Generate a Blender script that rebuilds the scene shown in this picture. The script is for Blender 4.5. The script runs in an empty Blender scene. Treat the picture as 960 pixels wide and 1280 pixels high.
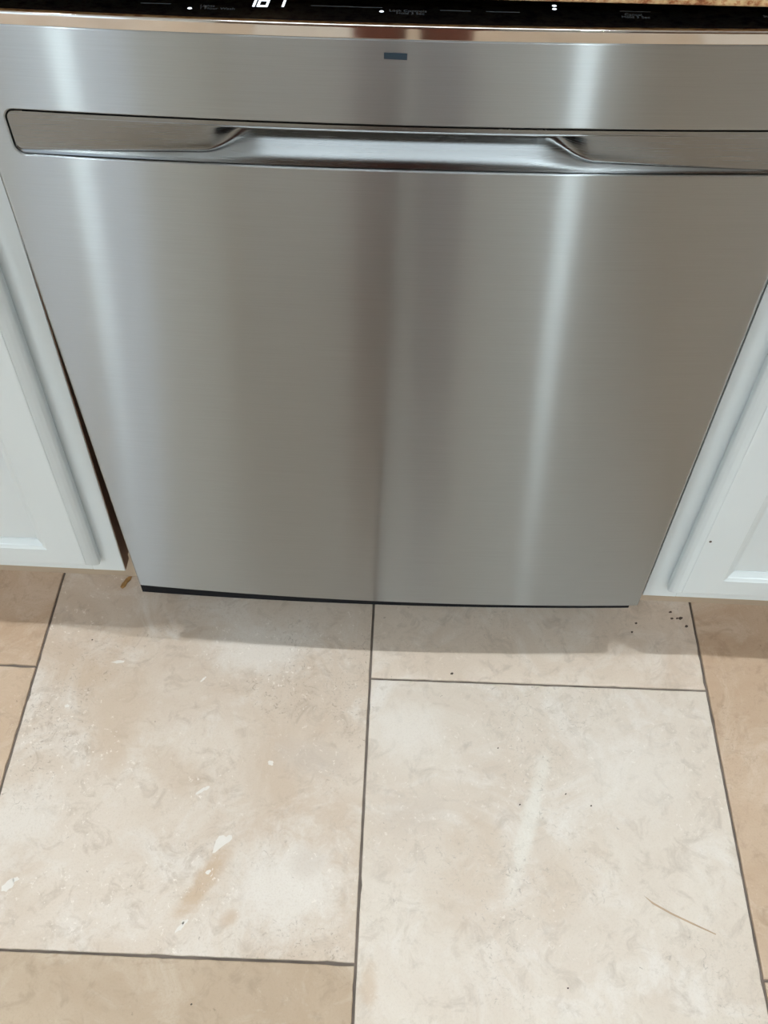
import bpy, bmesh, math, random
from mathutils import Vector, Matrix, noise

random.seed(7)
scene = bpy.context.scene
C = scene.collection

# ------------------------------------------------------------------ camera
F_PX = 1192.8585
CAM = Vector((0.00863, -0.63572, 1.09188))
PITCH, YAW, ROLL = 0.901785, -0.0241487, 0.0147362
cam_data = bpy.data.cameras.new('camera')
cam = bpy.data.objects.new('camera', cam_data); C.objects.link(cam)
cam_data.sensor_fit = 'VERTICAL'; cam_data.sensor_height = 36.0
cam_data.lens = F_PX / 1280.0 * 36.0
cam_data.clip_start = 0.02; cam_data.clip_end = 50
_f = Vector((math.sin(YAW) * math.cos(PITCH), math.cos(YAW) * math.cos(PITCH), -math.sin(PITCH)))
_x = _f.cross(Vector((0, 0, 1))).normalized(); _y = _x.cross(_f)
_xr = math.cos(ROLL) * _x + math.sin(ROLL) * _y
_yr = -math.sin(ROLL) * _x + math.cos(ROLL) * _y
cam.matrix_world = Matrix(((_xr.x, _yr.x, -_f.x, CAM.x), (_xr.y, _yr.y, -_f.y, CAM.y),
                           (_xr.z, _yr.z, -_f.z, CAM.z), (0, 0, 0, 1)))
scene.camera = cam

# ------------------------------------------------------------------ world, exposure
world = bpy.data.worlds.new('world'); scene.world = world
world.use_nodes = True
world.node_tree.nodes['Background'].inputs['Color'].default_value = (0.75, 0.85, 1.0, 1)
world.node_tree.nodes['Background'].inputs['Strength'].default_value = 2.5
vs = scene.view_settings
vs.view_transform = 'Standard'; vs.look = 'None'; vs.gamma = 1.0
vs.use_curve_mapping = False
vs.exposure = 0.0
LAMP_COL = (0.93, 0.985, 1.0)
# (x, y, radius of the glowing lens, radiance)
LAMPS = [(0.53, -0.10, .022, 3500.0), (-0.86, -0.10, .022, 3500.0), (-1.30, -1.90, .045, 400.0), (0.75, -2.50, .045, 470.0),
         (-2.25, -2.60, .0745, 840.0), (2.35, -2.80, .0745, 840.0)]  # last two added as front fill, no such lamps known
FILL_PANEL = (0.0, -1.50, 0.60, 0.18, 8.5)       # added fill panel, no known fixture: x, y, half sizes, radiance
CEIL = 2.44

# ------------------------------------------------------------------ helpers
def mesh_obj(name, verts, faces, mat=None, parent=None, smooth=False, loc=None):
    me = bpy.data.meshes.new(name)
    me.from_pydata([tuple(v) for v in verts], [], faces)
    me.update()
    o = bpy.data.objects.new(name, me); C.objects.link(o)
    if mat: me.materials.append(mat)
    if smooth:
        for p in me.polygons: p.use_smooth = True
    if parent: o.parent = parent
    if loc: o.location = loc
    return o

def bm_obj(name, bm, mat=None, parent=None, smooth=False):
    me = bpy.data.meshes.new(name)
    bmesh.ops.recalc_face_normals(bm, faces=bm.faces[:])
    bm.to_mesh(me); bm.free()
    o = bpy.data.objects.new(name, me); C.objects.link(o)
    if mat: me.materials.append(mat)
    if smooth:
        for p in me.polygons: p.use_smooth = True
    if parent: o.parent = parent
    return o

def add_box(bm, x0, x1, y0, y1, z0, z1, bev=0.0, seg=2):
    r = bmesh.ops.create_cube(bm, size=1.0)
    vsx = r['verts']
    for v in vsx:
        v.co = Vector((x0 + (v.co.x + .5) * (x1 - x0), y0 + (v.co.y + .5) * (y1 - y0), z0 + (v.co.z + .5) * (z1 - z0)))
    if bev > 0:
        es = list({e for v in vsx for e in v.link_edges})
        bmesh.ops.bevel(bm, geom=es, offset=bev, segments=seg, affect='EDGES', profile=0.5)

def box(name, x0, x1, y0, y1, z0, z1, mat, parent=None, bev=0.0, seg=2):
    bm = bmesh.new(); add_box(bm, x0, x1, y0, y1, z0, z1, bev, seg)
    return bm_obj(name, bm, mat, parent)

def tag(o, label=None, cat=None, group=None, kind=None):
    if label: o['label'] = label
    if cat: o['category'] = cat
    if group: o['group'] = group
    if kind: o['kind'] = kind
    return o

def empty(name, loc=(0, 0, 0)):
    o = bpy.data.objects.new(name, None); C.objects.link(o); o.location = loc
    o.empty_display_size = 0.05
    return o

def lathe(bm, prof, n=32, center=(0, 0), cap=False):
    rings = []
    for r, z in prof:
        rings.append([bm.verts.new((center[0] + r * math.cos(2 * math.pi * i / n), center[1] + r * math.sin(2 * math.pi * i / n), z)) for i in range(n)])
    for a, b in zip(rings, rings[1:]):
        for i in range(n):
            bm.faces.new((a[i], a[(i + 1) % n], b[(i + 1) % n], b[i]))
    if cap:
        bm.faces.new(rings[0]); bm.faces.new(rings[-1])
    return rings

# ------------------------------------------------------------------ materials
def new_mat(name):
    m = bpy.data.materials.new(name); m.use_nodes = True
    nt = m.node_tree
    return m, nt, nt.nodes, nt.links, nt.nodes['Principled BSDF']

def plain(name, col, rough=0.5, metal=0.0, spec=0.5, bump=0.0, bscale=200, var=0.0, vscale=4):
    m, nt, N, L, P = new_mat(name)
    P.inputs['Base Color'].default_value = (*col, 1)
    P.inputs['Roughness'].default_value = rough
    P.inputs['Metallic'].default_value = metal
    P.inputs['Specular IOR Level'].default_value = spec
    tc = N.new('ShaderNodeTexCoord')
    if var > 0:
        n = N.new('ShaderNodeTexNoise'); n.inputs['Scale'].default_value = vscale; n.inputs['Detail'].default_value = 4
        L.new(tc.outputs['Object'], n.inputs['Vector'])
        r = N.new('ShaderNodeValToRGB')
        r.color_ramp.elements[0].position = 0.3; r.color_ramp.elements[1].position = 0.7
        r.color_ramp.elements[0].color = (*[c * (1 - var) for c in col], 1)
        r.color_ramp.elements[1].color = (*[min(1, c * (1 + var)) for c in col], 1)
        L.new(n.outputs['Fac'], r.inputs['Fac']); L.new(r.outputs['Color'], P.inputs['Base Color'])
    if bump > 0:
        n = N.new('ShaderNodeTexNoise'); n.inputs['Scale'].default_value = bscale; n.inputs['Detail'].default_value = 3
        L.new(tc.outputs['Object'], n.inputs['Vector'])
        b = N.new('ShaderNodeBump'); b.inputs['Strength'].default_value = bump; b.inputs['Distance'].default_value = 0.001
        L.new(n.outputs['Fac'], b.inputs['Height']); L.new(b.outputs['Normal'], P.inputs['Normal'])
    return m

def emit(name, col, strength):
    m = bpy.data.materials.new(name); m.use_nodes = True
    nt = m.node_tree; nt.nodes.clear()
    e = nt.nodes.new('ShaderNodeEmission'); o = nt.nodes.new('ShaderNodeOutputMaterial')
    e.inputs['Color'].default_value = (*col, 1); e.inputs['Strength'].default_value = strength
    nt.links.new(e.outputs[0], o.inputs['Surface'])
    return m

def clear_glass(name):
    m = bpy.data.materials.new(name); m.use_nodes = True
    nt = m.node_tree; N = nt.nodes; N.clear()
    out = N.new('ShaderNodeOutputMaterial'); t = N.new('ShaderNodeBsdfTransparent'); g = N.new('ShaderNodeBsdfGlossy'); x = N.new('ShaderNodeMixShader')
    t.inputs[0].default_value = (.95, .97, .97, 1); g.inputs['Roughness'].default_value = .02; x.inputs[0].default_value = .06
    nt.links.new(t.outputs[0], x.inputs[1]); nt.links.new(g.outputs[0], x.inputs[2]); nt.links.new(x.outputs[0], out.inputs['Surface'])
    return m

def brushed(name, col, rough=0.26, aniso=0.87, fleck=0.05, halo=.5):
    """stainless steel brushed along x: sharp across, long blur up and down"""
    m = bpy.data.materials.new(name); m.use_nodes = True
    nt = m.node_tree; N = nt.nodes; L = nt.links; N.clear()
    out = N.new('ShaderNodeOutputMaterial')
    g = N.new('ShaderNodeBsdfAnisotropic'); g.distribution = 'BECKMANN'
    g.inputs['Roughness'].default_value = rough
    g.inputs['Anisotropy'].default_value = aniso
    tv = N.new('ShaderNodeCombineXYZ'); tv.inputs[0].default_value = 1.0
    L.new(tv.outputs[0], g.inputs['Tangent'])
    tc = N.new('ShaderNodeTexCoord')
    mp = N.new('ShaderNodeMapping'); mp.inputs['Scale'].default_value = (14, 14, 1500)
    n = N.new('ShaderNodeTexNoise'); n.inputs['Scale'].default_value = 1.0; n.inputs['Detail'].default_value = 5
    n.inputs['Roughness'].default_value = 0.65
    L.new(tc.outputs['Object'], mp.inputs['Vector']); L.new(mp.outputs['Vector'], n.inputs['Vector'])
    r = N.new('ShaderNodeValToRGB')
    r.color_ramp.elements[0].position = 0.25; r.color_ramp.elements[1].position = 0.75
    r.color_ramp.elements[0].color = (*[c * (1 - fleck) for c in col], 1)
    r.color_ramp.elements[1].color = (*[min(1, c * (1 + fleck)) for c in col], 1)
    L.new(n.outputs['Fac'], r.inputs['Fac']); L.new(r.outputs['Color'], g.inputs['Color'])
    mr = N.new('ShaderNodeMapRange'); mr.inputs['To Min'].default_value = rough - 0.02; mr.inputs['To Max'].default_value = rough + 0.02
    L.new(n.outputs['Fac'], mr.inputs['Value']); L.new(mr.outputs[0], g.inputs['Roughness'])
    if halo > 0:
        g2 = N.new('ShaderNodeBsdfAnisotropic'); g2.distribution = 'BECKMANN'
        g2.inputs['Roughness'].default_value = .34; g2.inputs['Anisotropy'].default_value = .76
        L.new(tv.outputs[0], g2.inputs['Tangent']); L.new(r.outputs['Color'], g2.inputs['Color'])
        x = N.new('ShaderNodeMixShader'); x.inputs[0].default_value = halo
        L.new(g.outputs[0], x.inputs[1]); L.new(g2.outputs[0], x.inputs[2]); L.new(x.outputs[0], out.inputs['Surface'])
    else:
        L.new(g.outputs[0], out.inputs['Surface'])
    return m

def travertine(name, lo, hi, pale, seed=0.0, fleck=0.5, pit=0.5, streak=(1.0, 1.0), spots=()):
    m, nt, N, L, P = new_mat(name)
    tc = N.new('ShaderNodeTexCoord')
    mp = N.new('ShaderNodeMapping'); mp.inputs['Location'].default_value = (seed * 3.7, seed * 1.9, seed)
    mp.inputs['Scale'].default_value = (streak[0], streak[1], 1)
    L.new(tc.outputs['Object'], mp.inputs['Vector'])
    def nz(scale, det=5, rough=.55, dist=0.0):
        n = N.new('ShaderNodeTexNoise'); n.inputs['Scale'].default_value = scale
        n.inputs['Detail'].default_value = det; n.inputs['Roughness'].default_value = rough
        n.inputs['Distortion'].default_value = dist
        L.new(mp.outputs['Vector'], n.inputs['Vector']); return n
    def ramp(src, p0, p1, c0=(0, 0, 0), c1=(1, 1, 1)):
        r = N.new('ShaderNodeValToRGB')
        r.color_ramp.elements[0].position = p0; r.color_ramp.elements[1].position = p1
        r.color_ramp.elements[0].color = (*c0, 1); r.color_ramp.elements[1].color = (*c1, 1)
        L.new(src, r.inputs['Fac']); return r
    def mix(fac, a, b, f=1.0):
        x = N.new('ShaderNodeMix'); x.data_type = 'RGBA'
        if f != 1.0:
            mm = N.new('ShaderNodeMath'); mm.operation = 'MULTIPLY'; mm.inputs[1].default_value = f
            L.new(fac, mm.inputs[0]); fac = mm.outputs[0]
        L.new(fac, x.inputs[0])
        for i, s in ((6, a), (7, b)):
            if isinstance(s, tuple): x.inputs[i].default_value = (*s, 1)
            else: L.new(s, x.inputs[i])
        return x.outputs[2]
    def mapr(src, a, b):
        r = N.new('ShaderNodeMapRange'); r.interpolation_type = 'SMOOTHSTEP'
        r.inputs['From Min'].default_value = a; r.inputs['From Max'].default_value = b
        L.new(src, r.inputs['Value']); return r.outputs[0]
    cloud = nz(5.0, 8, .66, 0.6)
    col = ramp(cloud.outputs['Fac'], .36, .62, lo, hi).outputs['Color']
    c2 = nz(11.0, 8, .70, 1.0)
    col = mix(ramp(c2.outputs['Fac'], .50, .66).outputs['Color'], col, pale, .75)
    c3 = nz(38.0, 5, .7, 0.8)
    col = mix(ramp(c3.outputs['Fac'], .52, .70).outputs['Color'], col, tuple(c * .78 for c in lo), .68)
    # cloudy areas with a place of their own in this slab: (x, y, half length, half width, angle, colour, weight)
    wob = nz(42, 6, .74, .5)
    for sx, sy, ra, rb, ang, scol, wgt in spots:
        sm_ = N.new('ShaderNodeMapping'); sm_.vector_type = 'TEXTURE'
        sm_.inputs['Location'].default_value = (sx, sy, 0); sm_.inputs['Rotation'].default_value = (0, 0, ang); sm_.inputs['Scale'].default_value = (ra, rb, 1)
        L.new(tc.outputs['Object'], sm_.inputs['Vector'])
        ln = N.new('ShaderNodeVectorMath'); ln.operation = 'LENGTH'; L.new(sm_.outputs['Vector'], ln.inputs[0])
        ad = N.new('ShaderNodeMath'); ad.operation = 'MULTIPLY_ADD'; ad.inputs[1].default_value = 1.5
        L.new(wob.outputs['Fac'], ad.inputs[0]); L.new(ln.outputs['Value'], ad.inputs[2])
        col = mix(mapr(ad.outputs[0], 1.85, 1.05), col, scol, wgt)
    # pale filled flecks, gathered in patches
    v = N.new('ShaderNodeTexVoronoi'); v.inputs['Scale'].default_value = 120
    vm = N.new('ShaderNodeMapping'); vm.inputs['Scale'].default_value = (1.0, .62, 1); vm.inputs['Rotation'].default_value = (0, 0, .5)
    vn = nz(70, 4, .65); va = N.new('ShaderNodeVectorMath'); va.operation = 'MULTIPLY_ADD'
    va.inputs[1].default_value = (.034, .034, .034)
    L.new(vn.outputs['Color'], va.inputs[0]); L.new(mp.outputs['Vector'], va.inputs[2])
    L.new(va.outputs[0], vm.inputs['Vector']); L.new(vm.outputs['Vector'], v.inputs['Vector'])
    fk = ramp(v.outputs['Distance'], .13, .24, (1, 1, 1), (0, 0, 0))
    sel = ramp(v.outputs['Color'], .40, .46)
    patch = ramp(nz(7.0, 2, .5, .3).outputs['Fac'], .46, .58)
    m1 = N.new('ShaderNodeMath'); m1.operation = 'MULTIPLY'; L.new(fk.outputs[0], m1.inputs[0]); L.new(sel.outputs[0], m1.inputs[1])
    m2 = N.new('ShaderNodeMath'); m2.operation = 'MULTIPLY'; L.new(m1.outputs[0], m2.inputs[0]); L.new(patch.outputs[0], m2.inputs[1])
    col = mix(m2.outputs[0], col, tuple(min(1, c * 1.16) for c in pale), fleck)
    # small brown-grey pores and fossil squiggles
    wv = nz(105, 5, .75, 2.2)
    sq = ramp(wv.outputs['Fac'], .57, .66)
    patch2 = ramp(nz(6.0, 3, .6, .5).outputs['Fac'], .50, .60)
    m3 = N.new('ShaderNodeMath'); m3.operation = 'MULTIPLY'; L.new(sq.outputs[0], m3.inputs[0]); L.new(patch2.outputs[0], m3.inputs[1])
    col = mix(m3.outputs[0], col, tuple(c * .55 for c in lo), min(1, pit * 1.5))
    # scattered tiny dark pits
    v2 = N.new('ShaderNodeTexVoronoi'); v2.inputs['Scale'].default_value = 55
    L.new(va.outputs[0], v2.inputs['Vector'])
    d2 = ramp(v2.outputs['Distance'], .07, .11, (1, 1, 1), (0, 0, 0)); s2 = ramp(v2.outputs['Color'], .78, .80)
    m4 = N.new('ShaderNodeMath'); m4.operation = 'MULTIPLY'; L.new(d2.outputs[0], m4.inputs[0]); L.new(s2.outputs[0], m4.inputs[1])
    col = mix(m4.outputs[0], col, tuple(c * .5 for c in lo), .6)
    # fine grain
    fg = nz(420, 3, .7)
    col = mix(ramp(fg.outputs['Fac'], .50, .75).outputs['Color'], col, tuple(c * .82 for c in lo), .35)
    L.new(col, P.inputs['Base Color'])
    P.inputs['Roughness'].default_value = 0.42
    P.inputs['Specular IOR Level'].default_value = 0.35
    b = N.new('ShaderNodeBump'); b.inputs['Strength'].default_value = 0.18; b.inputs['Distance'].default_value = 0.0006
    L.new(c3.outputs['Fac'], b.inputs['Height'])
    L.new(b.outputs['Normal'], P.inputs['Normal'])
    return m

def granite(name):
    m, nt, N, L, P = new_mat(name)
    tc = N.new('ShaderNodeTexCoord')
    n = N.new('ShaderNodeTexNoise'); n.inputs['Scale'].default_value = 75; n.inputs['Detail'].default_value = 6; n.inputs['Roughness'].default_value = .7
    L.new(tc.outputs['Object'], n.inputs['Vector'])
    r = N.new('ShaderNodeValToRGB'); cr = r.color_ramp
    cr.elements[0].position = .30; cr.elements[0].color = (.05, .02, .01, 1)
    cr.elements[1].position = .72; cr.elements[1].color = (.75, .62, .42, 1)
    for p, c in ((.42, (.30, .11, .04, 1)), (.50, (.52, .34, .17, 1)), (.58, (.62, .45, .24, 1)), (.64, (.40, .16, .06, 1))):
        e = cr.elements.new(p); e.color = c
    L.new(n.outputs['Fac'], r.inputs['Fac']); L.new(r.outputs['Color'], P.inputs['Base Color'])
    P.inputs['Roughness'].default_value = .12
    return m

def wood(name, c0, c1, rough=.4):
    m, nt, N, L, P = new_mat(name)
    tc = N.new('ShaderNodeTexCoord'); mp = N.new('ShaderNodeMapping'); mp.inputs['Scale'].default_value = (22, 22, 1.6)
    n = N.new('ShaderNodeTexNoise'); n.inputs['Scale'].default_value = 1.5; n.inputs['Detail'].default_value = 6; n.inputs['Distortion'].default_value = .6
    L.new(tc.outputs['Object'], mp.inputs['Vector']); L.new(mp.outputs['Vector'], n.inputs['Vector'])
    r = N.new('ShaderNodeValToRGB'); r.color_ramp.elements[0].position = .3; r.color_ramp.elements[1].position = .7
    r.color_ramp.elements[0].color = (*c0, 1); r.color_ramp.elements[1].color = (*c1, 1)
    L.new(n.outputs['Fac'], r.inputs['Fac']); L.new(r.outputs['Color'], P.inputs['Base Color'])
    P.inputs['Roughness'].default_value = rough
    return m

M = dict(
    steel=brushed('brushed_stainless', (.41, .442, .462)),
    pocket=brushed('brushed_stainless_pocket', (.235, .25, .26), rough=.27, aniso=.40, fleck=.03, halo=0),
    chrome=plain('chrome_trim', (.62, .60, .58), rough=.06, metal=1.0, var=.01, vscale=30),
    glass=plain('black_glass', (.004, .004, .005), rough=.05, spec=.5, var=.05, vscale=30),
    rubber=plain('black_rubber', (.008, .009, .012), rough=.7, spec=.08, bump=.2, bscale=400),
    dark=plain('dark_gasket', (.02, .02, .02), rough=.6, var=.1),
    paint=plain('white_cabinet_paint', (.675, .735, .76), rough=.38, spec=.4, bump=.05, bscale=120, var=.012, vscale=6),
    rawwood=wood('raw_brown_wood', (.34, .20, .13), (.46, .28, .19), .6),
    toe=plain('toe_kick_board', (.50, .40, .30), rough=.6, var=.06),
    wall=plain('wall_paint', (.66, .65, .62), rough=.7, bump=.1, bscale=90, var=.01),
    ceil=plain('ceiling_paint', (.80, .81, .82), rough=.8, bump=.15, bscale=80, var=.01),
    grout=plain('brown_grey_grout', (.17, .14, .12), rough=.9, bump=.5, bscale=500, var=.25, vscale=30),
    granite=granite('brown_granite'),
    whiteprint=plain('white_print', (.18, .20, .22), rough=.5, var=.02),
    badge=plain('blue_badge', (.012, .032, .052), rough=.4, var=.08, vscale=60),
    led=emit('white_led', (.85, .93, 1.0), 2.2),
    filler=plain('pale_filler', (.71, .665, .615), rough=.5, var=.05, vscale=60),
    pit=plain('dark_pit', (.07, .05, .04), rough=.9, var=.2, vscale=300),
    stain=plain('brown_stain', (.42, .30, .20), rough=.6, var=.12, vscale=60),
    scrap=plain('amber_scrap', (.36, .20, .07), rough=.6, var=.25, vscale=150),
    pane=clear_glass('clear_glass'),
    trimwhite=plain('white_trim', (.8, .8, .79), rough=.4, var=.01),
    darkwood=wood('dark_brown_wood', (.07, .035, .02), (.15, .08, .045), .35),
)

# ------------------------------------------------------------------ room
X0, X1, Y0, Y1 = -2.7, 2.9, -3.9, 0.66
def quad(name, pts, mat):
    return tag(mesh_obj(name, pts, [(0, 1, 2, 3)], mat), kind='structure')
box_wall = lambda name, *a: tag(box(name, *a), kind='structure')
box_wall('wall_back', X0 - .1, X1 + .1, Y1, Y1 + .1, 0, CEIL, M['wall'])
WX0, WX1, WZ0, WZ1 = -2.45, -1.50, .03, 2.08       # glazed door to the garden
bm = bmesh.new()
add_box(bm, X0 - .1, WX0, Y0 - .1, Y0, 0, CEIL); add_box(bm, WX1, X1 + .1, Y0 - .1, Y0, 0, CEIL)
add_box(bm, WX0, WX1, Y0 - .1, Y0, WZ1, CEIL); add_box(bm, WX0, WX1, Y0 - .1, Y0, 0, WZ0)
tag(bm_obj('wall_front', bm, M['wall']), kind='structure')
bm = bmesh.new()
for a in ((WX0, WX0 + .06, WZ0, WZ1), (WX1 - .06, WX1, WZ0, WZ1), (WX0 + .06, WX1 - .06, WZ1 - .06, WZ1), (WX0 + .06, WX1 - .06, WZ0, WZ0 + .08),
          ((WX0 + WX1) / 2 - .04, (WX0 + WX1) / 2 + .04, WZ0 + .08, WZ1 - .06)):
    add_box(bm, a[0], a[1], Y0 - .07, Y0 - .02, a[2], a[3])
win = tag(bm_obj('door_1', bm, M['trimwhite']), kind='structure')
for a, b in ((WX0 + .06, (WX0 + WX1) / 2 - .04), ((WX0 + WX1) / 2 + .04, WX1 - .06)):
    box('pane', a, b, Y0 - .048, Y0 - .042, WZ0 + .08, WZ1 - .06, M['pane'], win)
box_wall('wall_left', X0 - .1, X0, Y0, Y1, 0, CEIL, M['wall'])
box_wall('wall_right', X1, X1 + .1, Y0, Y1, 0, CEIL, M['wall'])
box_wall('ceiling', X0 - .1, X1 + .1, Y0 - .1, Y1 + .1, CEIL, CEIL + .1, M['ceil'])
box_wall('baseboard_front', X0, X1, Y0, Y0 + .015, 0, .10, M['trimwhite'])

# floor: mortar bed, then every tile as its own piece
TH = 0.012
floor = tag(box('floor', X0 - .1, X1 + .1, Y0 - .1, Y1 + .1, -.06, -.0028, M['grout']), kind='structure')

TANC, PALEC, GREYC, HONEY = (0.538, 0.417, 0.312), (0.710, 0.653, 0.598), (0.538, 0.462, 0.400), (0.507, 0.362, 0.239)
CREAM = dict(lo=(0.543, 0.432, 0.338), hi=(0.645, 0.558, 0.478), pale=(0.696, 0.637, 0.582))
T_main = travertine('travertine_cream', **CREAM, seed=1.3, fleck=.75, pit=.5, spots=[
    (.137, -.260, .085, .075, .3, PALEC, .85), (-.190, -.200, .075, .05, .5, PALEC, .7), (.075, .040, .09, .05, .2, PALEC, .75),
    (-.095, -.060, .05, .09, .2, TANC, .6), (-.150, -.010, .045, .03, .0, TANC, .5), (.150, -.110, .06, .03, -.2, GREYC, .5), (.155, -.235, .026, .022, .2, GREYC, .45),
    (.040, -.262, .060, .016, 1.05, HONEY, .75), (.075, -.300, .016, .011, .8, HONEY, .6), (-.02, -.13, .06, .03, -.6, TANC, .5)])
T_pale = travertine('travertine_pale', (0.599, 0.507, 0.426), (0.670, 0.598, 0.525), (0.720, 0.668, 0.619), seed=4.1, fleck=.4, pit=.4, spots=[
    (-.022, .160, .115, .013, 1.28, (0.736, 0.704, 0.645), .6), (-.085, .135, .04, .045, .0, TANC, .4), (-.10, .07, .06, .05, .4, TANC, .4), (.02, .10, .07, .04, .9, TANC, .35),
    (-.165, .270, .055, .05, .2, PALEC, .6), (.10, .23, .08, .08, .2, PALEC, .45), (-.200, -.020, .012, .028, .1, HONEY, .5), (-.155, .165, .05, .03, .3, GREYC, .4)])
T_step = travertine('travertine_greyed', (0.592, 0.483, 0.390), (0.673, 0.571, 0.480), (0.714, 0.640, 0.570), seed=7.7, fleck=.3, pit=.3)
T_sand = travertine('travertine_sand', (.430, .318, .220), (.492, .382, .280), (.545, .455, .36), seed=5.6, fleck=.3, pit=.35)
T_tan = travertine('travertine_tan', (0.510, 0.369, 0.260), (0.581, 0.443, 0.330), (0.632, 0.522, 0.420), seed=2.2, fleck=.3, pit=.3)
T_tan2 = travertine('travertine_honey', (0.479, 0.340, 0.235), (0.561, 0.424, 0.315), (0.622, 0.502, 0.400), seed=9.4, fleck=.25, pit=.3)
XG, TW, TL = -0.02038, 0.43, 0.680
GR = 0.0014      # half of the joint
def tile_mesh(w, l, seed, mat):
    """one slab with slightly chipped edges, centred, its face at z = 0"""
    rnd = random.Random(seed)
    hw, hl = w / 2 - GR, l / 2 - GR
    loop = []
    def side(a, b, nrm, n):
        for i in range(n):
            t = i / n
            p = Vector(a) + (Vector(b) - Vector(a)) * t
            j = rnd.uniform(-.00015, .0003)
            if rnd.random() < .07: j += rnd.uniform(.0004, .0011)
            loop.append((p.x - nrm[0] * j, p.y - nrm[1] * j))
    side((-hw, -hl), (hw, -hl), (0, -1), 44); side((hw, -hl), (hw, hl), (1, 0), 66)
    side((hw, hl), (-hw, hl), (0, 1), 44); side((-hw, hl), (-hw, -hl), (-1, 0), 66)
    n = len(loop); v = []; f = []
    for k, (ins, z) in enumerate(((.0011, 0.0), (.0003, -.0003), (0, -.0011), (0, -TH))):
        for x, y in loop:
            v.append((x - math.copysign(min(ins, abs(x)), x) if abs(abs(x) - hw) < .004 else x,
                      y - math.copysign(min(ins, abs(y)), y) if abs(abs(y) - hl) < .004 else y, z))
    f.append(tuple(range(n)))
    for k in range(3):
        for i in range(n):
            f.append((k * n + i, (k + 1) * n + i, (k + 1) * n + (i + 1) % n, k * n + (i + 1) % n))
    me = bpy.data.meshes.new('tile'); me.from_pydata(v, [], f); me.update(); me.materials.append(mat)
    return me
mats_far = [T_main, T_pale, T_tan, T_step, T_tan2]
tile_cache = {}
TILES = {}
for ci in range(-7, 8):
    xc = XG + TW * (ci + .5)
    if xc + TW / 2 < X0 - .05 or xc - TW / 2 > X1 + .05: continue
    yb = -.045 if ci % 2 == 0 else -.385       # columns 0 and -2 break at -.045, -1 and 1 at -.385
    for rj in range(-7, 3):
        yc = yb + TL * (rj + .5)
        if yc + TL / 2 < Y0 - .05 or yc - TL / 2 > Y1 + .05: continue
        key = (ci, rj)
        near = {(-1, 0): T_main, (-1, -1): T_sand, (0, -1): T_pale, (0, 0): T_step, (-2, 0): T_tan2,
                (-2, -1): T_tan, (1, 0): T_tan2, (1, -1): T_tan}
        if key in near:
            me = tile_mesh(TW, TL, hash(key) & 255, near[key])
        else:
            k = random.randrange(5)
            if k not in tile_cache: tile_cache[k] = tile_mesh(TW, TL, 900 + k, mats_far[k])
            me = tile_cache[k]
        t = bpy.data.objects.new('tile', me); C.objects.link(t)
        t.parent = floor; t.location = (xc, yc, random.uniform(-.0003, .0003))
        TILES[key] = t

def patch(name, pts, mat, tile, z=.00012, th=.0001):
    """thin inlaid patch with its own outline, world floor coordinates"""
    tl = TILES[tile].location
    n = len(pts)
    v = [(x - tl.x, y - tl.y, z) for x, y in pts] + [(x - tl.x, y - tl.y, -th) for x, y in pts]
    f = [tuple(range(n))] + [(i, n + i, n + (i + 1) % n, (i + 1) % n) for i in range(n)]
    o = mesh_obj(name, v, f, mat, TILES[tile])
    bm = bmesh.new(); bm.from_mesh(o.data); bmesh.ops.recalc_face_normals(bm, faces=bm.faces[:]); bm.to_mesh(o.data); bm.free()
    return o
def blob(cx, cy, rx, ry, ang=0.0, n=14, jit=.28, seed=0):
    rnd = random.Random(seed); pts = []
    for i in range(n):
        a = 2 * math.pi * i / n; k = 1 + rnd.uniform(-jit, jit)
        x, y = rx * k * math.cos(a), ry * k * math.sin(a)
        pts.append((cx + x * math.cos(ang) - y * math.sin(ang), cy + x * math.sin(ang) + y * math.cos(ang)))
    return pts
# heart shaped filler on the large left tile and the smaller ones along the same vein
patch('filler_patch', [(-.1893, -.2745), (-.1862, -.2735), (-.1815, -.2685), (-.1765, -.2640), (-.1715, -.2605), (-.1690, -.2570),
                       (-.1700, -.2535), (-.1735, -.2530), (-.1762, -.2555), (-.1795, -.2535), (-.1845, -.2545), (-.1872, -.2600), (-.1885, -.2680)], M['filler'], (-1, 0))
for i, (cx, cy, rx, ry, a) in enumerate([(-.1911, -.2956, .0030, .0022, .6), (-.2125, -.3555, .0065, .0022, .9), (-.2085, -.3495, .0035, .0022, .5),
                                         (-.3468, -.0341, .0085, .0020, .12), (-.2128, -.2015, .0070, .0022, .7), (-.2070, -.1985, .0035, .0018, .6),
                                         (-.4108, -.3185, .0075, .0050, .9), (-.4040, -.3120, .0040, .0028, .5), (-.2335, -.0550, .0050, .0014, .9),
                                         (-.3980, -.0990, .0030, .0024, .3), (-.1350, -.1640, .0034, .0030, .2)]):
    patch('filler_patch', blob(cx, cy, rx, ry, a, seed=i), M['filler'], (-1, 0))
for i, (cx, cy, r) in enumerate([(.3806, .0718, .0016), (.3813, .0617, .0016), (.3931, .0628, .0024), (.3885, .0622, .0014), (.3987, .0498, .0021), (.3318, .0521, .0017), (.3247, .0381, .0013), (.0847, -.0339, .0018)]):
    patch('pit', blob(cx, cy, r * 1.3, r, .4, n=9, seed=40 + i), M['pit'], (0, 0))
for i, (cx, cy, tl) in enumerate([(-.188, -.4300, (-1, -1)), (.163, -.2040, (0, -1)), (.2470, -.2020, (0, -1)), (.140, -.1340, (0, -1)), (.2180, -.1890, (0, -1)), (-.388, -.0030, (-1, 0)), (.2030, -.4000, (0, -1))]):
    patch('pit', blob(cx, cy, .0012, .0009, .7, n=8, seed=80 + i), M['pit'], tl)
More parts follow.
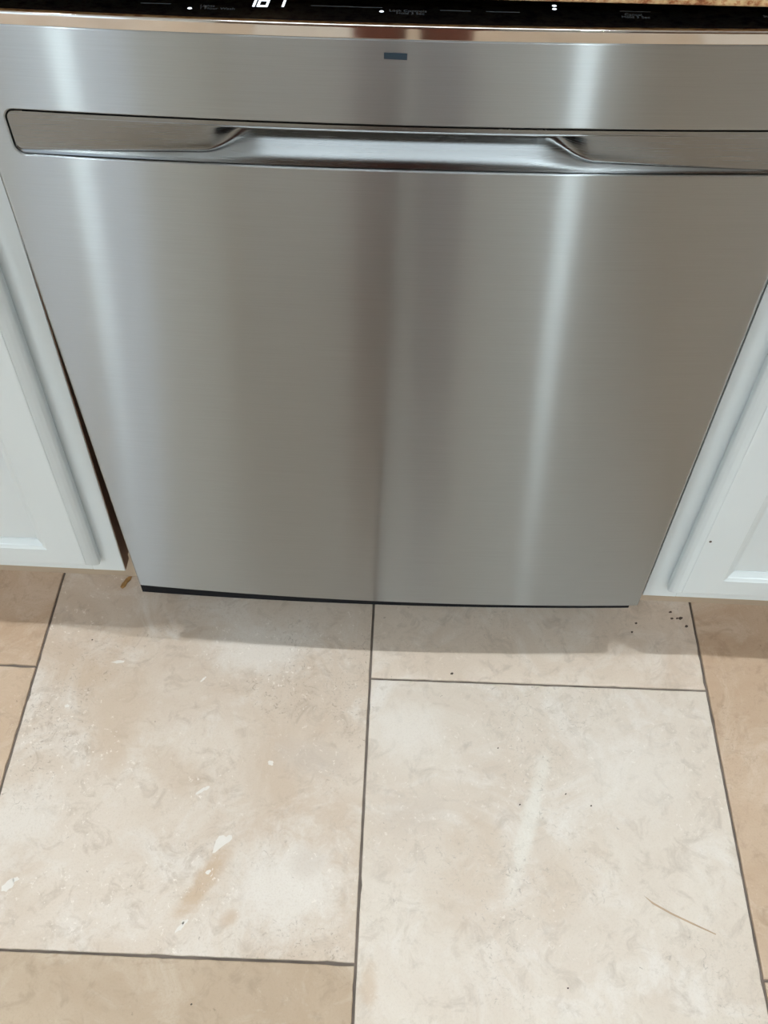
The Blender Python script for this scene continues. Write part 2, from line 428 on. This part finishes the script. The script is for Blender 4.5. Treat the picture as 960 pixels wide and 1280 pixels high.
patch('scratch', [(.2950, -.3022), (.3050, -.3095), (.3236, -.3197), (.3450, -.3293), (.3684, -.3398), (.3678, -.3409), (.3436, -.3309), (.3226, -.3215), (.3036, -.3112)], M['stain'], (0, -1))

# ------------------------------------------------------------------ dishwasher
HW, SAG = 0.3015, 0.00935
ZT, ZB = 0.7944, 0.1264
def yb_(x):
    return -SAG * (1 - (x / HW) ** 2)
dw = tag(empty('dishwasher', (0, 0.05, 0)), 'stainless steel built-in dishwasher with pocket handle and black top controls', 'dishwasher')
PT, PB, PX, PR = 0.7368, 0.6993, 0.2832, 0.009    # pocket opening
def dwp(o):
    o.parent = dw; o.matrix_parent_inverse = Matrix.Translation((0, -0.05, 0)); return o
def ptop(x, off=0.0):
    px, r, t = PX - off, PR - off, PT - off
    d = abs(x) - (px - r)
    return t if d <= 0 else t - r + math.sqrt(max(0, r * r - d * d))
def pbot(x, off=0.0):
    px, r, t = PX - off, PR - off, PB + off
    d = abs(x) - (px - r)
    return t if d <= 0 else t + r - math.sqrt(max(0, r * r - d * d))
def zbot(x):                                   # the lower edge runs a little out of level
    return ZB + .0036 - .0072 * (x + HW) / (2 * HW) + .0002
xs = set()
for i in range(61): xs.add(round(-PX + PR + (2 * PX - 2 * PR) * i / 60, 6))
for s in (-1, 1):
    for i in range(9): xs.add(round(s * (PX - PR + PR * math.sin(math.pi / 2 * i / 8)), 6))
    for v in (.2875, .2935, HW - .0028, HW - .0025): xs.add(s * v)
xs = sorted(xs)
# rounded side edges
sidecurve = [(HW - .0025 + .0025 * math.sin(a), .0025 * (1 - math.cos(a))) for a in [math.pi / 2 * k / 4 for k in range(1, 5)]]
cols = [(-x, d) for x, d in reversed(sidecurve)] + [(x, 0.0) for x in xs] + [(x, d) for x, d in sidecurve]
bm = bmesh.new()
def V(x, y, z): return bm.verts.new((x, y, z))
FL = .030
top_edge, bot_edge, hole_t, hole_b = [], [], [], []
prev = None
for x, d in cols:
    y = yb_(min(abs(x), HW)) + d
    zb, zt = zbot(x), ZT
    inside = abs(x) <= PX + 1e-6
    ht = ptop(x) if inside else PT - PR
    hb = pbot(x) if inside else PB + PR
    cur = dict(x=x, y=y, inside=inside, t=V(x, y, zt), ht=V(x, y, ht), hb=V(x, y, hb), b=V(x, y, zb))
    if prev:
        bm.faces.new((prev['ht'], cur['ht'], cur['t'], prev['t']))
        bm.faces.new((prev['b'], cur['b'], cur['hb'], prev['hb']))
        if not (prev['inside'] and cur['inside']):
            bm.faces.new((prev['hb'], cur['hb'], cur['ht'], prev['ht']))
    prev = cur
    top_edge.append(cur['t']); bot_edge.append(cur['b'])
    if inside: hole_t.append(cur['ht']); hole_b.append(cur['hb'])
def flange(edge, dirz, depth, rr=.0012, closed=False):
    """roll an edge over a small radius and run it back into the door"""
    rows = [[V(*v.co) for v in edge]]
    for a in (30, 60, 90):
        a = math.radians(a)
        rows.append([V(v.co.x, v.co.y + rr * (1 - math.cos(a)), v.co.z + dirz * rr * math.sin(a)) for v in edge])
    rows.append([V(v.co.x, v.co.y + depth, v.co.z + dirz * rr) for v in edge])
    for r0, r1 in zip(rows, rows[1:]):
        for i in range(len(edge) - 1):
            bm.faces.new((r0[i], r0[i + 1], r1[i + 1], r1[i]))
flange(top_edge, 1, FL, .0010); flange(bot_edge, -1, FL, .0012)
loop = hole_t + list(reversed(hole_b))
cen = Vector((0, 0, (PT + PB) / 2))
rows = [[V(*v.co) for v in loop]]
for rr_in, dy in ((.0005, .00015), (.0009, .00045), (.0012, .0010), (.0013, .0016), (.0013, .010)):
    row = []
    for v in loop:
        x, z = v.co.x, v.co.z
        cx = max(-PX + PR, min(PX - PR, x)); cz = PT - PR if z > cen.z else PB + PR
        n = Vector((x - cx, 0, z - cz))
        n = n.normalized() if n.length > 1e-6 else Vector((0, 0, 1 if z > cen.z else -1))
        row.append(V(x - n.x * rr_in, v.co.y + dy, z - n.z * rr_in))
    rows.append(row)
for r0, r1 in zip(rows, rows[1:]):
    for i in range(len(loop)):
        j = (i + 1) % len(loop)
        bm.faces.new((r0[i], r0[j], r1[j], r1[i]))
for e in (0, -1):                                # sides run back
    vt, vb = top_edge[e], bot_edge[e]
door = bm_obj('door_panel', bm, M['steel'], None, smooth=True); dwp(door)
door['label'] = 'brushed stainless door front'
# side returns
for s in (-1, 1):
    o = mesh_obj('door_side', [(s * HW, .0025, zbot(s * HW)), (s * HW, .04, zbot(s * HW)), (s * HW, .04, ZT), (s * HW, .0025, ZT),
                               (s * (HW - .002), .0025, zbot(s * HW)), (s * (HW - .002), .04, zbot(s * HW)), (s * (HW - .002), .04, ZT), (s * (HW - .002), .0025, ZT)],
                 [(0, 1, 2, 3), (4, 5, 6, 7), (0, 1, 5, 4), (2, 3, 7, 6), (1, 2, 6, 5), (0, 3, 7, 4)], M['steel']); dwp(o)

# handle pocket: plate slanting in from the ends, deep scoop in the middle
def sm(t): t = max(0, min(1, t)); return t * t * (3 - 2 * t)
OFF = .0025
def bez(pts, n):
    """Catmull-Rom through (depth, z) points"""
    P = [Vector(p) for p in pts]; P = [P[0] * 2 - P[1]] + P + [P[-1] * 2 - P[-2]]
    out = []
    m = len(P) - 3
    for i in range(n + 1):
        t = i / n * m; k = min(int(t), m - 1); u = t - k
        p0, p1, p2, p3 = P[k:k + 4]
        out.append(.5 * ((2 * p1) + (-p0 + p2) * u + (2 * p0 - 5 * p1 + 4 * p2 - p3) * u * u + (-p0 + 3 * p1 - 3 * p2 + p3) * u ** 3))
    return out
NX, NV = 150, 48
pv, pf = [], []
px = PX - OFF
us = [-px * math.cos(math.pi * i / 24) if False else 0 for i in range(0)]
ulist = [-px + px * 2 * i / NX for i in range(NX + 1)]
for s in (1,):
    ulist += [px - PR * (1 - math.sin(a)) for a in (.2, .5, .8, 1.1, 1.35)] + [-px + PR * (1 - math.sin(a)) for a in (.2, .5, .8, 1.1, 1.35)]
ulist = sorted(set(round(u, 6) for u in ulist))
for u in ulist:
    zt, zb = ptop(u, OFF), pbot(u, OFF)
    h = zt - zb
    hk = max(.02, h / (PT - PB - 2 * OFF))
    a = max(0, min(1, (px - abs(u)) / (px - .12)))
    c = sm((.142 - abs(u)) / (.142 - .096))
    mm = .001
    ed = a * hk
    dc = (.8 + 6.2 * ed) * mm; zc = -(31.4 - 5.4 * ed) * mm
    ft = lambda t: (dc + (.4 * mm - dc) * t, zc + (-33.4 * mm - zc) * t)
    end = [(.3 * mm, 0), (.4 * mm, -3.0 * mm), (.5 * mm, -5.2 * mm), (.5 * mm + (dc - .5 * mm) * .5, (zc - 6.4 * mm) / 2),
           (dc, zc), ft(.36), ft(.78), (.3 * mm, -34.3 * mm)]
    mid = [(.3 * mm, 0), (.4 * mm, -3.0 * mm), (.9 * mm, -5.0 * mm), (18.5 * mm, -6.4 * mm),
           (16.5 * mm, -11.9 * mm), (9.8 * mm, -20.0 * mm), (2.9 * mm, -28.4 * mm), (.3 * mm, -34.3 * mm)]
    pts = [(e[0] * (1 - c) + k[0] * c, e[1] * (1 - c) + k[1] * c) for e, k in zip(end, mid)]
    ctrl = [(p[0], zt + p[1] / (34.3 * mm) * h) for p in pts]
    for p in bez(ctrl, NV):
        pv.append((u, yb_(u) + .0004 + p[0], p[1]))
for i in range(len(ulist) - 1):
    for j in range(NV):
        k = i * (NV + 1) + j
        pf.append((k, k + NV + 1, k + NV + 2, k + 1))
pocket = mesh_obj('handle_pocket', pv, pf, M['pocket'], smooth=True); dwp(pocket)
pocket['label'] = 'recessed pocket handle with scooped grip'
# dark seam behind the pocket edge
bm = bmesh.new()
gl = [bm.verts.new((v[0], v[1], v[2])) for v in []]
ring_o, ring_i = [], []
bndx = [u for u in ulist]
ol = [(u * (PX + .002) / px, ptop(u * PX / px) + .002) for u in bndx] + [(u * (PX + .002) / px, pbot(u * PX / px) - .002) for u in reversed(bndx)]
il = [(u * (px - .0015) / px, ptop(u, OFF) - .0012) for u in bndx] + [(u * (px - .0015) / px, pbot(u, OFF) + .0012) for u in reversed(bndx)]
vo = [bm.verts.new((x, yb_(x) + .0042, z)) for x, z in ol]; vi = [bm.verts.new((x, yb_(x) + .0042, z)) for x, z in il]
for i in range(len(ol)):
    j = (i + 1) % len(ol); bm.faces.new((vo[i], vo[j], vi[j], vi[i]))
g = bm_obj('pocket_gasket', bm, M['dark']); dwp(g)

# chrome trim and black glass control top
def sweep(name, prof, mat, x0=-HW, x1=HW, n=60, smooth=True):
    v, f = [], []
    for i in range(n + 1):
        x = x0 + (x1 - x0) * i / n
        for dy, z in prof: v.append((x, yb_(x) + dy, z))
    k = len(prof)
    for i in range(n):
        for j in range(k - 1):
            f.append((i * k + j, (i + 1) * k + j, (i + 1) * k + j + 1, i * k + j + 1))
    f.append(tuple(range(k))); f.append(tuple(reversed([n * k + j for j in range(k)])))
    o = mesh_obj(name, v, f, mat, smooth=False)
    if smooth:
        for p in o.data.polygons:
            if len(p.vertices) == 4: p.use_smooth = True
    dwp(o); return o
rr = .0026; ry = -.0007
prof = [(.004, .7954), (ry + .0006, .7954), (ry, .7960), (ry, .7962), (ry, .8005), (ry, .8024), (ry, .8026)]
prof += [(ry + rr * (1 - math.cos(a)), .8026 + rr * math.sin(a)) for a in [math.pi / 2 * k / 6 for k in range(1, 7)]]
prof += [(ry + rr + .0008, .8052), (ry + rr + .0012, .8046), (.004, .8046)]
sweep('chrome_trim', prof, M['chrome'])
GT = .8056
sweep('control_panel', [(.0012, .7956), (.0012, .8048), (.0018, .8054), (.0030, GT), (.030, GT), (.062, GT), (.066, GT - .002), (.066, .7956)], M['glass'])

# lit digits and printed legends on the control top
def seg_digit(ch, x, y, w, h, t, slant):
    S = {'1': 'bc', '8': 'abcdefg', '7': 'abc'}[ch]
    R = dict(a=(0, w, h - t, h), d=(0, w, 0, t), g=(0, w, h / 2 - t / 2, h / 2 + t / 2), b=(w - t * .8, w, h / 2 + .0003, h - .0003), c=(w - t * .8, w, .0003, h / 2 - .0003),
             f=(0, t * .8, h / 2 + .0003, h - .0003), e=(0, t * .8, .0003, h / 2 - .0003))
    v, f = [], []
    for s in S:
        a, b, c, d = R[s]; k = len(v)
        for z in (GT + .00002, GT + .00025):
            for xx, yy in ((a, c), (b, c), (b, d), (a, d)):
                v.append((x + xx + slant * yy, y + yy, z))
        f += [(k, k + 1, k + 2, k + 3), (k + 4, k + 5, k + 6, k + 7)] + [(k + i, k + (i + 1) % 4, k + 4 + (i + 1) % 4, k + 4 + i) for i in range(4)]
    o = mesh_obj('display_digit', v, f, M['led']); dwp(o); o['label'] = 'lit white seven-segment digit'
seg_digit('1', -.1040, .0090, .0072, .0185, .0019, .07)
seg_digit('8', -.0955, .0093, .0072, .0185, .0019, .07)
seg_digit('7', -.0848, .0098, .0072, .0185, .0019, .07)
def text(name, body, x, y, size, mat=None, rot=0.0):
    cu = bpy.data.curves.new(name, 'FONT'); cu.body = body; cu.size = size; cu.align_x = 'LEFT'; cu.align_y = 'BOTTOM'
    cu.extrude = .00004; cu.space_line = .82
    tmp = bpy.data.objects.new(name, cu); C.objects.link(tmp)
    dg = bpy.context.evaluated_depsgraph_get(); dg.update()
    me = bpy.data.meshes.new_from_object(tmp.evaluated_get(dg))
    bpy.data.objects.remove(tmp)
    o = bpy.data.objects.new(name, me); C.objects.link(o); o.location = (x, y, GT + .0001)
    me.materials.clear(); me.materials.append(mat or M['whiteprint'])
    dwp(o); return o
text('legend', 'Lights\n1 Hour Wash', -.1325, .0030, .0042)
text('legend', 'Lock Controls\n    Hold 3 Sec', -.0085, .0030, .0042)
text('legend', '  Cancel\nHold 3 Sec', .1430, .0060, .0042)
text('legend', 'Start', .2360, .0120, .0040)
def dot(x, y, r=.0011, rx=1.4):
    bm = bmesh.new(); bmesh.ops.create_cone(bm, cap_ends=True, segments=14, radius1=r, radius2=r * .8, depth=.0003)
    for v in bm.verts: v.co.x *= rx; v.co += Vector((x, y, GT + .00015))
    o = bm_obj('indicator_light', bm, M['led']); dwp(o)
dot(-.1387, .0045); dot(-.0133, .0070); dot(.1004, .0215); dot(.1001, .0168)
def rule(x, y, w):
    o = box('legend_line', x, x + w, y, y + .0005, GT, GT + .00015, M['whiteprint']); dwp(o)
for x, y, w in ((-.060, .0125, .028), (-.035, .0122, .022), (.025, .0105, .020), (.055, .0105, .022), (.1430, .0160, .020), (-.172, .010, .020)):
    rule(x, y, w)
# blue badge under the chrome
bx0, bx1 = -.0110, .0044
v = []
for x in (bx0, bx1):
    for z in (.7828, .7866):
        v += [(x, yb_(x) - .0006, z - .0004 * (x - bx0) / (bx1 - bx0)), (x, yb_(x) + .0005, z)]
o = mesh_obj('badge', v, [(0, 2, 6, 4), (1, 5, 7, 3), (0, 1, 3, 2), (4, 6, 7, 5), (0, 4, 5, 1), (2, 3, 7, 6)], M['badge']); dwp(o)
o['label'] = 'small dark blue badge'
# black seal under the door, deeper on one side
v, f = [], []
n = 40; x0s, x1s = -HW + .0004, .2915
for i in range(n + 1):
    t = i / n; x = x0s + (x1s - x0s) * t
    hgt = .0078 + .0100 * (1 - t) ** 2
    y = yb_(x) + .0022; zt = zbot(x) - .0008
    v += [(x, y, zt), (x, y, zt - hgt), (x, y + .006, zt - hgt), (x, y + .006, zt)]
for i in range(n):
    for j in range(4): f.append((i * 4 + j, (i + 1) * 4 + j, (i + 1) * 4 + (j + 1) % 4, i * 4 + (j + 1) % 4))
f += [(0, 1, 2, 3), (n * 4 + 3, n * 4 + 2, n * 4 + 1, n * 4)]
o = mesh_obj('bottom_seal', v, f, M['rubber']); dwp(o); o['label'] = 'black rubber seal strip under the door'
o = box('kick_plate', -.295, .295, .098, .112, .0, .150, M['rubber'], bev=.001); dwp(o)
o = box('tub', -.290, .290, .045, .58, .115, .792, M['dark'], bev=.004); dwp(o)

# ------------------------------------------------------------------ base cabinets
CAB_ANG = math.atan(-.0145)
def cab_y(x, off=0.0): return .024 + off - .0145 * x
def cabinet(side, label):
    """side -1 left, +1 right; local u runs away from the dishwasher"""
    root = tag(empty('base_cabinet', (side * .62, .30, 0)), label, 'cabinet', None)
    def put(o):
        o.parent = root; o.matrix_parent_inverse = Matrix.Translation((-side * .62, -.30, 0)); return o
    lean = .0250 if side < 0 else 0.0
    e0 = .3266 if side < 0 else .3105             # inner edge of the stile at the foot
    def warp(o):
        for v in o.data.vertices:
            x, y, z = v.co
            v.co = (side * (x - lean * (z - .12)), y + .024 - .0145 * side * x, z)
        bm = bmesh.new(); bm.from_mesh(o.data); bmesh.ops.recalc_face_normals(bm, faces=bm.faces[:]); bm.to_mesh(o.data); bm.free()
        return put(o)
    w = .62
    CB, CT = .116, .824
    # carcass side (raw wood edge towards the dishwasher), bottom, back
    warp(box('side_panel', e0 + .001, e0 + .017, .020, .56, CB + .004, CT, M['rawwood']))
    warp(box('side_panel', e0 + w - .016, e0 + w, .020, .56, CB + .004, CT, M['rawwood']))
    warp(box('bottom_panel', e0 + .017, e0 + w - .016, .020, .55, CB + .004, CB + .02, M['rawwood']))
    # face frame
    warp(box('stile', e0, e0 + .040, 0, .019, CB, CT, M['paint'], bev=.0008))
    warp(box('stile', e0 + w - .040, e0 + w, 0, .019, CB, CT, M['paint'], bev=.0008))
    warp(box('rail', e0 + .040, e0 + w - .040, .0002, .019, CB, CB + .040, M['paint'], bev=.0008))
    warp(box('rail', e0 + .040, e0 + w - .040, .0002, .019, CT - .038, CT, M['paint'], bev=.0008))
    if side < 0:   # unpainted edge of the stile beside the dishwasher
        warp(box('stile_edge', e0 - .0006, e0 + .0005, .0012, .019, CB + .001, CT, M['rawwood']))
    # door: slab with an ogee outer edge and a recessed panel inside a bevelled frame
    d0 = (.3515 if side < 0 else .3340); d1 = e0 + w - .022
    z0, z1 = .1415, .800
    def ring(ins, y):
        ix = ins + (.0125 if ins > .03 else 0)
        return [(d0 + ix, y, z0 + ins), (d1 - ix, y, z0 + ins), (d1 - ix, y, z1 - ins), (d0 + ix, y, z1 - ins)]
    fr = .0405
    T = -.0195
    prof = [(.0006, -.0020), (0, -.0026), (0, T * .42), (.0006, T * .52), (.0030, T * .66), (.0065, T * .80), (.0098, T * .90), (.0118, T * .945), (.0120, T * .985), (.0135, T),
            (fr - .0010, T), (fr, T + .0006), (fr + .0035, T + .0020), (fr + .0040, T + .0032), (fr + .0090, T + .0068), (fr + .0100, T + .0072), (fr + .0100, T + .0085)]
    v, f = [], []
    for p in prof: v += ring(*p)
    for k in range(len(prof) - 1):
        for i in range(4):
            f.append((k * 4 + i, k * 4 + (i + 1) % 4, (k + 1) * 4 + (i + 1) % 4, (k + 1) * 4 + i))
    f.append((0, 3, 2, 1))
    door = warp(mesh_obj('door', v, f, M['paint']))
    pi = fr + .0098
    pan = box('door_panel', d0 + pi + .0125, d1 - pi - .0125, T + .0082, T + .0135, z0 + pi, z1 - pi, M['paint'])
    for vv in pan.data.vertices:
        x, y, z = vv.co; vv.co = (side * (x - lean * (z - .12)), y + .024 - .0145 * side * x, z)
    bm = bmesh.new(); bm.from_mesh(pan.data); bmesh.ops.recalc_face_normals(bm, faces=bm.faces[:]); bm.to_mesh(pan.data); bm.free()
    pan.parent = door
    warp(box('toe_kick', e0 + .004, e0 + w, .0705, .084, 0, CB + .004, M['toe']))
    return root
cabinet(-1, 'white painted base cabinet left of the dishwasher, brown raw edge showing')
cabinet(1, 'white painted base cabinet right of the dishwasher with a dark speck')
# the speck on the right cabinet door
bm = bmesh.new(); bmesh.ops.create_icosphere(bm, subdivisions=2, radius=.0016)
for v in bm.verts: v.co.y *= .4
sp = bm_obj('speck', bm, M['pit']); sp.parent = bpy.data.objects['base_cabinet.001']
sp.matrix_parent_inverse = Matrix.Translation((-.62, -.30, 0)); sp.location = (.3510, -.0012, .2560)

# ------------------------------------------------------------------ countertop
bm = bmesh.new()
prof = []
cy0, cz0, cz1, r = -.0205, .8255, .8640, .003
for k in range(5): a = math.pi / 2 * k / 4; prof.append((cy0 + r - r * math.sin(a), cz0 + r - r * math.cos(a)))
for k in range(5): a = math.pi / 2 * k / 4; prof.append((cy0 + r - r * math.cos(a), cz1 - r + r * math.sin(a)))
prof += [(.655, cz1), (.655, cz0)]
rows = [[bm.verts.new((x, y, z)) for y, z in prof] for x in (-1.5, 1.5)]
for i in range(len(prof)):
    j = (i + 1) % len(prof); bm.faces.new((rows[0][i], rows[0][j], rows[1][j], rows[1][i]))
bm.faces.new(rows[0]); bm.faces.new(list(reversed(rows[1])))
ct = bm_obj('countertop', bm, M['granite'])
tag(ct, 'polished brown and gold granite countertop above the dishwasher', 'countertop')

# ------------------------------------------------------------------ recessed ceiling lights, the pair near the walls added as fill
LN = ['recessed spot in the ceiling above the counter, right of the dishwasher', 'recessed spot in the ceiling above the counter, left of the dishwasher',
      'recessed ceiling light over the left of the room', 'recessed ceiling light in front of the far storage cabinets',
      'added fill light in the ceiling close to the left wall', 'added fill light in the ceiling close to the right wall']
for (lx, ly, lr, e), lb in zip(LAMPS, LN):
    root = tag(empty('ceiling_light', (lx, ly, CEIL)), lb, 'ceiling light', 'recessed ceiling lights')
    bm = bmesh.new(); lathe(bm, [(lr - .001, -.001), (lr + .002, -.003), (.075, -.005), (.095, -.006), (.100, -.003), (.100, .0)], 40)
    bm_obj('trim_ring', bm, M['trimwhite'], root, smooth=True)
    bm = bmesh.new(); lathe(bm, [(lr, -.0035), (lr, -.0005)], 32, cap=True)
    bm_obj('diffuser', bm, emit('lamp_glow', LAMP_COL if ly > -1.5 else (.86, .97, 1.0), e), root)

px_, py_, pa, pb, pe = FILL_PANEL  # panel added to brighten the pocket scoop and cabinet fronts
root = tag(empty('added_fill_panel', (px_, py_, CEIL)), 'added flat fill panel on the ceiling just behind the person', 'ceiling light')
bm = bmesh.new()
for a in ((-pa - .02, -pa, -pb - .02, pb + .02), (pa, pa + .02, -pb - .02, pb + .02), (-pa, pa, -pb - .02, -pb), (-pa, pa, pb, pb + .02)):
    add_box(bm, a[0], a[1], a[2], a[3], -.016, -.0005)
bm_obj('frame', bm, M['trimwhite'], root)
box('diffuser', -pa, pa, -pb, pb, -.012, -.003, emit('fill_panel_glow', (.86, .96, 1.0), pe), root)

# ------------------------------------------------------------------ small debris
bm = bmesh.new()
pts = [(-.0035, -.011), (.0005, -.0125), (.0030, -.008), (.0022, -.002), (.0042, .004), (.0030, .010), (.0002, .0085), (-.0018, .002), (-.0045, -.004)]
lo = [bm.verts.new((x, y, .0004)) for x, y in pts]; hi = [bm.verts.new((x * .8, y * .85, .0022 + .0018 * math.sin(9 + x * 900))) for x, y in pts]
bm.faces.new(lo); bm.faces.new(hi)
for i in range(len(pts)): bm.faces.new((lo[i], lo[(i + 1) % len(pts)], hi[(i + 1) % len(pts)], hi[i]))
sc = bm_obj('wood_scrap', bm, M['scrap']); sc.location = (-.3615, .0900, .0002); sc.rotation_euler = (0, 0, -.3)
tag(sc, 'tiny amber brown scrap on the floor beside the left cabinet', 'scrap')

# ------------------------------------------------------------------ made-up furniture across the room, added to darken the steel's reflections
def added_hutch(x0, x1, y0, y1, h, label):
    root = tag(empty('added_storage_cabinet', ((x0 + x1) / 2, (y0 + y1) / 2, 0)), label, 'cabinet')
    off = Matrix.Translation((-(x0 + x1) / 2, -(y0 + y1) / 2, 0))
    def put(o): o.parent = root; o.matrix_parent_inverse = off; return o
    put(box('body', x0, x1, y0, y1 - .02, .08, h, M['darkwood'], bev=.003))
    put(box('plinth', x0 + .03, x1 - .03, y0 + .02, y1 - .07, 0, .08, M['darkwood']))
    n = max(2, round((x1 - x0) / .45)); w = (x1 - x0) / n
    for i in range(n):
        d = put(box('door', x0 + i * w + .003, x0 + (i + 1) * w - .003, y1 - .02, y1, .09, h - .02, M['darkwood'], bev=.002))
        hx = x0 + (i + (1 if i % 2 == 0 else 0)) * w + (-.03 if i % 2 == 0 else .03)
        k = box('handle', hx - .006, hx + .006, y1, y1 + .03, h * .5 - .07, h * .5 + .07, M['chrome'], bev=.003); k.parent = d; k.matrix_parent_inverse = off
added_hutch(-.95, .42, Y0 + .02, Y0 + .45, 2.05, 'tall dark wood cabinet added across the room to darken reflections')
added_hutch(1.15, 2.6, Y0 + .02, Y0 + .60, 2.05, 'wide dark wood cabinet added in the far corner to darken reflections')

# ------------------------------------------------------------------ photographer (seen only as a reflection in the chrome and steel)
M['skin'] = plain('skin', (.46, .28, .20), rough=.5, var=.05, vscale=20)
M['trousers'] = plain('red_brown_cloth', (.20, .070, .045), rough=.85, bump=.3, bscale=600, var=.08, vscale=12)
M['shirt'] = plain('charcoal_cloth', (.055, .055, .06), rough=.9, bump=.3, bscale=600, var=.08, vscale=12)
M['hair'] = plain('dark_hair', (.02, .014, .01), rough=.5, var=.2, vscale=60)
M['shoe'] = plain('shoe_leather', (.05, .035, .03), rough=.5, var=.1, vscale=30)
M['phone'] = plain('phone_case', (.015, .015, .017), rough=.3, var=.05)
def skin_mesh(name, verts, edges, radii, mat, parent, root=0, sub=2):
    me = bpy.data.meshes.new(name); me.from_pydata(verts, edges, []); me.update()
    o = bpy.data.objects.new(name, me); C.objects.link(o)
    md = o.modifiers.new('skin', 'SKIN'); md.use_smooth_shade = True; md.branch_smoothing = .4
    for i, d in enumerate(me.skin_vertices[0].data):
        r = radii[i]; d.radius = r if isinstance(r, tuple) else (r, r); d.use_root = (i == root)
    sb = o.modifiers.new('sub', 'SUBSURF'); sb.levels = sub; sb.render_levels = sub
    me.materials.append(mat); o.parent = parent
    return o
PY = -1.02
person = tag(empty('person', (0.01, PY, 0)), 'person in red-brown trousers and a charcoal shirt holding up a phone', 'person')
def chain_person(): 
    v, e, r = [], [], []
    def add(p, rad, link=None):
        v.append(p); r.append(rad)
        if link is not None: e.append((link, len(v) - 1))
        return len(v) - 1
    pel = add((0, 0, .95), (.15, .10))
    wa = add((0, 0, 1.10), (.135, .095), pel); ch = add((0, .0, 1.28), (.155, .105), wa); up = add((0, -.01, 1.40), (.12, .08), ch)
    nk = add((0, .005, 1.475), .052, up); hd0 = add((0, .03, 1.55), (.066, .080), nk); hd1 = add((0, .035, 1.63), (.076, .092), hd0); add((0, .02, 1.71), (.055, .065), hd1)
    for s in (-1, 1):
        sh = add((s * .17, -.005, 1.385), .058, up); el = add((s * .235, .045, 1.13), .042, sh); fo = add((s * .165, .20, 1.08), .036, el)
        wr = add((s * .105, .295, 1.065), .026, fo); add((s * .082, .335, 1.063), (.030, .018), wr)
        hp = add((s * .075, 0, .86), .085, pel); kn = add((s * .066, .015, .50), .054, hp); ca = add((s * .066, -.008, .34), .050, kn)
        an = add((s * .068, -.005, .09), .036, ca); add((s * .075, .10, .04), (.036, .026), an)
    return v, e, r
v, e, r = chain_person()
body = skin_mesh('body', v, e, r, M['skin'], person)
# trousers, shirt
v = [(0, 0, .98), (0, 0, .93)]; e = [(0, 1)]; r = [(.16, .112), (.165, .115)]
for s in (-1, 1):
    k = len(v)
    v += [(s * .078, 0, .82), (s * .066, .014, .50), (s * .066, -.004, .32), (s * .068, -.004, .07)]; r += [.096, .062, .058, .054]
    e += [(1, k), (k, k + 1), (k + 1, k + 2), (k + 2, k + 3)]
skin_mesh('trousers', v, e, r, M['trousers'], person, 0)
v = [(0, 0, .84), (0, 0, 1.08), (0, 0, 1.28), (0, -.01, 1.42)]; e = [(0, 1), (1, 2), (2, 3)]; r = [(.186, .134), (.158, .116), (.168, .12), (.10, .08)]
for s in (-1, 1):
    k = len(v); v += [(s * .175, -.005, 1.385), (s * .225, .030, 1.19)]; r += [.062, .055]; e += [(3, k), (k, k + 1)]
skin_mesh('shirt', v, e, r, M['shirt'], person, 0)
bm = bmesh.new(); bmesh.ops.create_uvsphere(bm, u_segments=24, v_segments=16, radius=1)
for q in bm.verts:
    q.co = Vector((q.co.x * .083, q.co.y * .098 + .012, q.co.z * .088 + 1.668))
    if q.co.y > .07 and q.co.z < 1.68: q.co.y = .07
bm_obj('hair', bm, M['hair'], person, smooth=True)
# face: eyes, nose, mouth, ears
for s in (-1, 1):
    bm = bmesh.new(); bmesh.ops.create_uvsphere(bm, u_segments=12, v_segments=8, radius=.011)
    o = bm_obj('eye', bm, M['trimwhite'], person, smooth=True); o.location = (s * .030, .104, 1.625)
    bm = bmesh.new(); bmesh.ops.create_uvsphere(bm, u_segments=12, v_segments=8, radius=1)
    for q in bm.verts: q.co = Vector((q.co.x * .010, q.co.y * .018, q.co.z * .030))
    o = bm_obj('ear', bm, M['skin'], person, smooth=True); o.location = (s * .080, .025, 1.61)
    bm = bmesh.new(); add_box(bm, -.045, .045, -.09, .17, 0, .07, .028, 3)
    o = bm_obj('shoe', bm, M['shoe'], person, smooth=True); o.location = (s * .074, 0, 0)
    # four fingers and a thumb closing round the phone
    for k in range(4):
        z = 1.048 + .020 * k; ln = (.062, .070, .072, .064)[k]
        skin_mesh('finger', [(s * .085, .330, z), (s * (.085 - ln * .35), .352, z), (s * (.085 - ln * .75), .362 , z + .002), (s * (.085 - ln), .366, z + .003)],
                  [(0, 1), (1, 2), (2, 3)], [.0095, .0085, .0078, .0065], M['skin'], person, 0, 1)
    skin_mesh('thumb', [(s * .090, .318, 1.060), (s * .066, .322, 1.090), (s * .046, .330, 1.105)], [(0, 1), (1, 2)], [.012, .010, .0085], M['skin'], person, 0, 1)
bm = bmesh.new(); bmesh.ops.create_cone(bm, segments=8, radius1=.016, radius2=.006, depth=.045, cap_ends=True)
o = bm_obj('nose', bm, M['skin'], person, smooth=True); o.location = (0, .116, 1.60)
bm = bmesh.new(); add_box(bm, -.024, .024, .098, .112, 1.557, 1.567, .004)
bm_obj('mouth', bm, plain('lips', (.35, .15, .12), rough=.5, var=.03), person, smooth=True)
# the phone in the hands, its lens at the camera
bm = bmesh.new(); add_box(bm, -.038, .038, -.080, .080, -.004, .004, .0035, 3)
ph = bm_obj('phone', bm, M['phone']); pm = cam.matrix_world.copy()
pm.translation = CAM - _f * .016 - _yr * .055
ph.matrix_world = pm
tag(ph, 'black phone held up in both hands of the person', 'phone')
